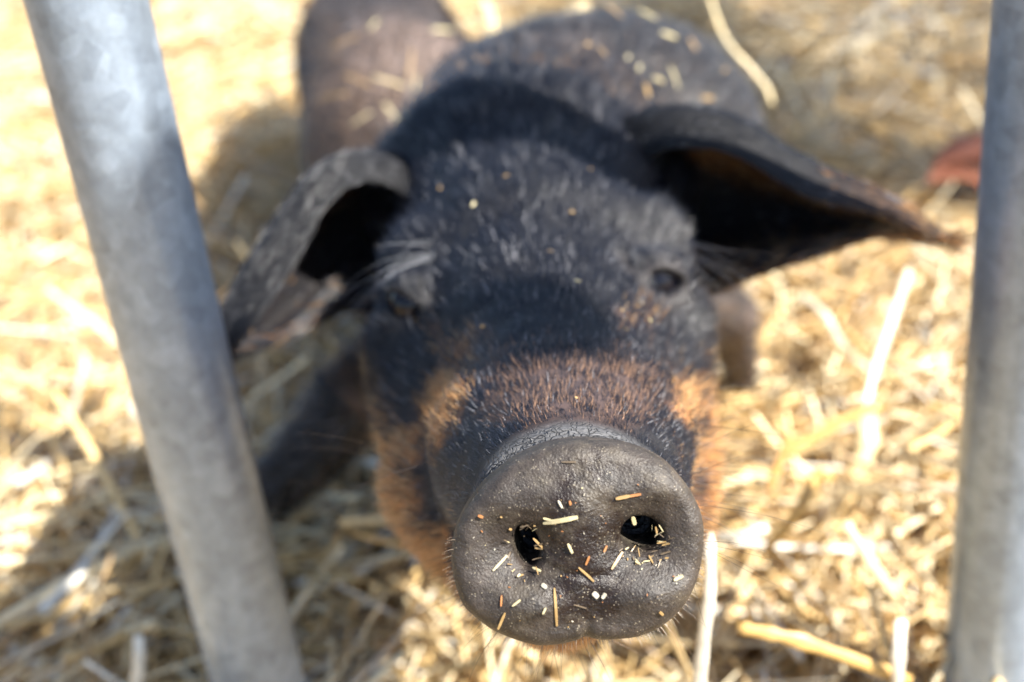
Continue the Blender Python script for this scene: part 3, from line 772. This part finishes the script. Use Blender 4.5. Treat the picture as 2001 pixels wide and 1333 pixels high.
# ---------------------------------------------------------------- loose stalks and crumbs one can single out
def stalk(pts, w, col, label, name='straw_stalk', cat='straw stalk', group=None, thick=0.45, segs=14):
    pts = catmull(np.asarray(pts, float), np.linspace(0, 1, segs + 1))
    nn_ = np.random.default_rng(int(abs(pts[0, 0]) * 1e5)); rad_ = w / 2 * 0.88 * (1 + 0.10 * nn_.normal(size=len(pts))); rad_[len(pts) // 2] *= 1.2; rad_[0] *= .7; rad_[-1] *= .6
    v_, f_ = tube(pts, rad_, 10)
    sd_ = norm(np.cross(norm(np.gradient(pts, axis=0)), A @ np.array([0, 0, 1.0]))); vv_ = v_.reshape(len(pts), 10, 3) - pts[:, None]; al_ = (vv_ * sd_[:, None]).sum(-1, keepdims=True) * sd_[:, None]; v_ = (pts[:, None] + al_ + (vv_ - al_) * 0.4).reshape(-1, 3)
    tg = norm(np.gradient(pts, axis=0)); c = pts.mean(0)
    cc = np.tile(np.asarray(col, float), (len(v_), 1)) * (0.92 + 0.16 * np.random.default_rng(len(v_)).random(len(v_)))[:, None]
    return tag(mesh_obj(name, v_, f_, M_STRAW, None, attrs={'col': cc}, origin=pts[0]), label, cat, group)
W3 = (0.76, 0.71, 0.60); P3 = (0.74, 0.60, 0.34); G3 = (0.60, 0.38, 0.13); O3 = (0.55, 0.30, 0.10)
for pts, w, col, lab in (
    ([P(1560, 575, .74), P(1610, 615, .72), P(1650, 680, .72), P(1700, 725, .74)], .0056, (.66, .58, .44), 'thick white straw stalk bent like a bow above the straw, right of the pig'),
    ([P(1778, 525, .72), P(1745, 620, .70), P(1710, 720, .69), P(1690, 800, .68)], .0056, (.66, .58, .44), 'tall pale stalk standing upright beside the white bent one'),
    ([P(1800, 545, .73), P(1745, 590, .735), P(1700, 640, .74)], .0045, P3, 'thin pale stalk crossing the top of the tall upright one'),
    ([P(1690, 800, .67), P(1695, 860, .66), P(1670, 950, .66)], .012, P3, 'wide flattened golden leaf hanging below the tall upright stalk'),
    ([P(1720, 795, .60), P(1640, 825, .60), P(1530, 890, .60)], .0055, G3, 'amber stalk lying slanted across the straw beside the right cheek'),
    ([P(1545, 845, .60), P(1525, 900, .60), P(1500, 960, .60)], .0055, O3, 'short brown stalk poking out under the slanted amber one'),
    ([P(1625, 940, .55), P(1600, 925, .55), P(1560, 1000, .55), P(1500, 1070, .56)], .0062, G3, 'golden stalk with a sharp elbow at its upper end'),
    ([P(1500, 1030, .52), P(1445, 1048, .52), P(1380, 1050, .53)], .0055, W3, 'short white straw chip just right of the snout'),
    ([P(1385, 1040, .40), P(1388, 1140, .40), P(1376, 1240, .41), P(1360, 1400, .43)], .0052, W3, 'bright flat straw stalk hanging straight down beside the right edge of the snout'),
    ([P(1650, 1020, .50), P(1700, 1100, .50), P(1760, 1180, .51)], .0062, P3, 'pale stalk slanting down to the right in front of the right bar'),
    ([P(1440, 1225, .46), P(1570, 1255, .46), P(1780, 1330, .47)], .0062, G3, 'long golden stalk stretched across the lower right corner'),
    ([P(1760, 1210, .46), P(1755, 1290, .46), P(1750, 1400, .48)], .0060, W3, 'short white stalk standing upright near the foot of the right bar'),
    ([P(60, 985, .72), P(150, 945, .72), P(240, 905, .73)], .0085, W3, 'broad white stalk in the bright straw left of the gate bar'),
    ([P(270, 1240, .55), P(272, 1290, .55), P(262, 1370, .56)], .0065, W3, 'white stalk end at the bottom left beside the gate bar')):
    stalk(pts, w, col, lab, group='loose stalks standing out of the straw')

# slivers stuck on the snout plate
def plate(qx, qy, lift=0.0004):
    x, y = (qx - 1130) * MM, -(qy - 1070) * MM
    return DC + DX * x + DY * y + DN * (float(face_height(np.array(x), np.array(y))) + lift)
def sliver(a_, b_, w, col, label, group='straw bits stuck to the snout', name='straw_sliver', cat='straw sliver', lift=.0004):
    a_, b_ = np.array(a_, float), np.array(b_, float)
    pts = [plate(*(a_ + (b_ - a_) * t), lift) for t in np.linspace(0, 1, 5)]
    d = norm(pts[-1] - pts[0]); s = norm(np.cross(d, DN)); u = DN
    w_ = w * MM / 2; prof = np.array([0.55, 1, 0.95, 1, 0.7])
    ring = []
    for p_, k_ in zip(pts, prof):
        for cx, cy in ((-1, -.35), (1, -.35), (.75, .5), (-.75, .5)): ring.append(p_ + s * cx * w_ * k_ + u * cy * w_ * 0.7)
    v_ = np.array(ring); q = []
    for i in range(4):
        for j in range(4): q.append([i * 4 + j, i * 4 + (j + 1) % 4, i * 4 + 4 + (j + 1) % 4, i * 4 + 4 + j])
    q += [[3, 2, 1, 0], [16, 17, 18, 19]]
    return tag(mesh_obj(name, v_, np.array(q), M_STRAW, None, smooth=False, attrs={'col': np.tile(col, (20, 1))}, origin=pts[0]), label, cat, group)
CR = (0.50, 0.43, 0.25); TN = (0.34, 0.22, 0.09); OR = (0.36, 0.15, 0.05); DK = (0.13, 0.095, 0.06); WH = (0.45, 0.41, 0.33)
for a_, b_, w, c_, lab in (
    ((1061, 1023), (1128, 1007), 10, CR, 'pale cream straw sliver, the largest on the snout, above and between the nostrils'),
    ((1061, 1012), (1078, 1016), 5, CR, 'tiny pale splinter at the left end of the large cream sliver'),
    ((1202, 973), (1230, 968), 8, TN, 'tan straw sliver above the right nostril'), ((1226, 969), (1252, 965), 6, OR, 'orange straw tip continuing the tan sliver above the right nostril'),
    ((1130, 1107), (1160, 1135), 5, TN, 'thin knobbed straw bit below the centre of the snout'), ((1151, 1084), (1144, 1102), 5, OR, 'orange speck above the knobbed straw bit'),
    ((1083, 1148), (1088, 1223), 6, TN, 'longest tan straw strip, upright on the lower middle of the snout'), ((987, 1195), (973, 1230), 6, TN, 'light brown straw strip low on the left half of the snout'),
    ((963, 1118), (991, 1091), 6, CR, 'cream straw sticking out at the lower left of the left nostril'), ((1195, 1112), (1218, 1081), 7, TN, 'tan straw strip at the lower left of the right nostril'),
    ((1042, 1056), (1060, 1074), 5, TN, 'short straw bit on the right rim of the left nostril'), ((1109, 1060), (1118, 1079), 6, CR, 'short pale straw bit in the middle of the snout'),
    ((1097, 903), (1125, 903), 4, DK, 'dull brown straw bit near the top edge of the snout'), ((1317, 1134), (1336, 1127), 8, CR, 'stubby yellow straw bit near the right edge of the snout'),
    ((980, 1162), (979, 1183), 4, OR, 'short orange bit above the light brown strip at lower left'), ((1001, 1181), (1017, 1169), 5, CR, 'forked pale crumb below the left nostril'),
    ((1121, 1180), (1146, 1188), 3, DK, 'thin dark fibre low in the middle of the snout'), ((1158, 1156), (1168, 1166), 11, WH, 'left one of the two white chips low on the snout'),
    ((1176, 1168), (1183, 1158), 9, WH, 'right one of the two white chips low on the snout'), ((1090, 975), (1098, 990), 5, WH, 'small grey-white chip above the large cream sliver'),
    ((1058, 1142), (1068, 1148), 9, WH, 'pale chip between the left nostril and the cleft'), ((1060, 1196), (1066, 1184), 5, CR, 'yellowish crumb left of the longest tan strip'),
    ((934, 1008), (944, 1012), 6, OR, 'orange crumb near the upper left edge of the snout'), ((1296, 1202), (1288, 1194), 6, TN, 'tan crumb near the lower right edge of the snout'),
    ((1186, 1066), (1180, 1078), 5, OR, 'small orange crumb left of the right nostril'), ((1112, 975), (1114, 984), 5, OR, 'orange dot right of the grey-white chip'),
    ((1237, 1012), (1243, 1030), 9, CR, 'pale wedge of straw at the top of the right nostril')):
    sliver(a_, b_, w, c_, lab)
r4 = np.random.default_rng(3)
def crumbs(k_, n, a0, a1, rmin, rmax, lab, grp):
    nx, ny, a_, b_, tl = NOS[k_]
    for i in range(n):
        t = r4.uniform(a0, a1); q = r4.uniform(rmin, rmax)
        ex_, ey_ = a_ * q * math.cos(t), b_ * q * math.sin(t); c, s = math.cos(tl), math.sin(tl)
        x, y = nx + c * ex_ - s * ey_, ny + s * ex_ + c * ey_
        cx, cy = 1130 + x / MM, 1070 - y / MM; L = r4.uniform(3, 13); th_ = t + r4.normal() * 0.8
        dx, dy = L * math.cos(th_), -L * math.sin(th_)
        sliver((cx - dx, cy - dy), (cx + dx * .6, cy + dy * .6), r4.uniform(1.2, 5.5) * (1 if i % 3 else 0.5), [TN, TN, DK, DK, CR][r4.integers(5)], lab, grp, 'straw_crumb', 'straw crumb', lift=r4.uniform(0.0002, 0.0009))
crumbs(1, 30, -2.2, 1.5, 0.62, 1.25, 'straw crumb caught on the inner rim of the right nostril', 'straw crumbs round the right nostril')
crumbs(0, 20, 0, 6.28, 0.95, 1.35, 'straw crumb stuck round the rim of the left nostril', 'straw crumbs round the left nostril')
for i in range(46):
    t = r4.uniform(0, 6.28); q = math.sqrt(r4.random()); x, y = 1130 + 215 * q * math.cos(t), 1070 + 170 * q * math.sin(t)
    th_ = r4.uniform(0, 6.28); L = r4.uniform(1.5, 5)
    sliver((x, y), (x + L * math.cos(th_), y + L * math.sin(th_)), r4.uniform(1.5, 3.5), [CR, TN, DK, OR, WH][r4.integers(5)], 'tiny straw speck scattered over the snout', 'tiny specks on the snout', 'straw_speck', 'straw speck')

# crumbs in the fur of the head, and stalks lying on the backs
def bit_on(p_, n_, L, w, col, label, group, name, cat, rs, lift):
    d = rs.normal(size=3); d = norm(d - n_ * (d @ n_)); c = p_ + n_ * lift
    pts = [c + d * L * t + n_ * (-(t * L) ** 2 * 4) for t in (-.5, -.17, .17, .5)]
    return stalk(pts, w, col, label, name, cat, group, segs=5)
r5 = np.random.default_rng(9)
for (qx, qy) in ((865, 372), (925, 405), (1155, 340), (1078, 500), (952, 645), (1245, 600), (1262, 632), (1208, 615), (1218, 655), (1345, 745), (1124, 793), (1110, 420),
                 (990, 350), (1130, 560)):
    p_, n_ = surf(qx, qy, 0.3, 0.6)
    bit_on(p_, n_, r5.uniform(.0008, .0026), r5.uniform(.0006, .0012), [TN, CR, DK][r5.integers(3)], 'pale straw crumb caught in the fur of the head', 'straw crumbs in the head fur', 'straw_crumb', 'straw crumb', r5, 0.0045)
for (qx, qy) in ((1190, 45), (1255, 55), (1130, 130), (1160, 155), (1210, 140), (1230, 160), (1265, 180), (1185, 210), (1240, 205), (1300, 170), (1365, 205), (1395, 150), (1445, 155), (1340, 110), (1290, 90), (1390, 60)):
    p_, n_ = surf(qx, qy, 0.58)
    bit_on(p_, n_, r5.uniform(.006, .02), r5.uniform(.0010, .0024), [TN, TN, CR, BRN][r5.integers(4)], 'straw bit lying on the dark back behind the right ear', 'straw bits on the back of the big-snouted pig', 'straw_bit', 'straw bit', r5, 0.012)
lp = to_px(LV)
for (qx, qy) in ((670, 90), (690, 160), (720, 60), (640, 210), (760, 150), (800, 120), (830, 190), (860, 60), (700, 250), (900, 110), (790, 220), (920, 40)):
    m_ = np.where((np.hypot(lp[0] - qx, lp[1] - qy) < 30) & ((LN * (CAM - LV)).sum(1) > 0))[0]
    if not len(m_): continue
    i = m_[np.argmin(lp[2][m_])]
    bit_on(LV[i], LN[i], r5.uniform(.008, .03), r5.uniform(.0012, .0026), [P3, TN, CR, BRN][r5.integers(4)], 'straw bit lying on the back of the grey-brown piglet', 'straw bits on the grey-brown piglet', 'straw_bit', 'straw bit', r5, 0.012)
for pts, w, lab in (([(945, 0, .80), (962, 60, .775), (968, 115, .76)], .009, 'thick bright stalk leaning in the gap between the two piglets'),
                    ([(1385, -10, .80), (1420, 80, .79), (1490, 160, .79), (1510, 205, .79)], .0032, 'long pale stalk lying along the right flank of the dark piglet'),
                    ([(1040, 95, .76), (1080, 50, .78), (1150, 10, .80)], .008, 'pale stalk along the left edge of the dark back')):
    stalk([P(*q) for q in pts], w, P3, lab, group='long stalks against the piglets')

# ---------------------------------------------------------------- unseen shade blockers added beyond the frame: hung flask, overhead slats
def box(c, s):
    c, s = np.asarray(c, float), np.asarray(s, float) / 2
    v_ = np.array([[x, y, z] for x in (-1, 1) for y in (-1, 1) for z in (-1, 1)]) * s + c
    return v_, np.array([[0, 1, 3, 2], [4, 6, 7, 5], [0, 4, 5, 1], [2, 3, 7, 6], [0, 2, 6, 4], [1, 5, 7, 3]])
m_w, nt, b = new_mat('weathered_timber')
n1 = noise_n(nt, 12, 5, 0.6, nd(nt, 'ShaderNodeTexCoord').outputs['Object'])
r = ramp(nt, n1.outputs['Fac'], [(0.3, (0.10, 0.07, 0.05)), (0.7, (0.24, 0.19, 0.14))]); nt.links.new(r.outputs[0], b.inputs['Base Color'])
def cast(p0, z): t = (z - p0[2]) / S[2]; return np.asarray(p0) + S * t
hl = cast((LB[0], LB[1], 0.175), 1.15)
flask_root = tag(empty('bar_shade_flask', (hl[0], hl[1], 1.04)), 'unseen grey metal flask on a cord, added to shade the left gate bar', 'added shade flask')  # added out of view only to throw shade on the left bar
v_, f_ = tube([(hl[0], hl[1], z) for z in (1.055, 1.06, 1.215, 1.23, 1.245)], np.array([0.025, 0.028, 0.028, 0.024, 0.012]), 32); mesh_obj('flask', v_, f_, m_gal, flask_root)
v_, f_ = tube([(hl[0], hl[1], z) for z in (1.244, 1.7, 2.19)], 0.0015, 8); mesh_obj('cord', v_, f_, m_gal, flask_root)
hk = tag(empty('added_hook_post', (hl[0] + 0.1, hl[1] - 1.1, 0)), 'unseen steel hook post behind the viewer, added to hold the shade flask', 'post')  # added with the flask, just to carry it
v_, f_ = tube([(hl[0] + .1, hl[1] - 1.1, z) for z in (0, 1.1, 2.2)], 0.02, 20); mesh_obj('post', v_, f_, m_gal, hk)
v_, f_ = tube([(hl[0] + .1, hl[1] - 1.1, 2.2), (hl[0] + .05, hl[1] - .5, 2.21), (hl[0], hl[1], 2.2)], 0.008, 12); mesh_obj('arm', v_, f_, m_gal, hk)
shx0, shy0 = cast((0.10, 1.02, 0), 5.0)[:2]
slat_root = tag(empty('shade_slats', (shx0 + 0.8, shy0 + 1.7, 0)), 'unseen tall timber pergola with slatted top to the right of the pen', 'shade_slats')  # added overhead blocker, breaks the sun on the upper right straw
for i in range(30):
    v_, f_ = box((shx0 + 0.8, shy0 + 0.03 + i * 0.115, 5.0), (1.75, 0.062, 0.02)); mesh_obj('slat', v_, f_, m_w, slat_root, smooth=False)
for x in (0.05, 1.55):
    v_, f_ = box((shx0 + x, shy0 + 1.7, 4.92), (0.08, 3.5, 0.13)); mesh_obj('beam', v_, f_, m_w, slat_root, smooth=False)
    for y in (0.1, 3.3):
        v_, f_ = box((shx0 + x, shy0 + y, 2.425), (0.1, 0.1, 4.85)); mesh_obj('post', v_, f_, m_w, slat_root, smooth=False)
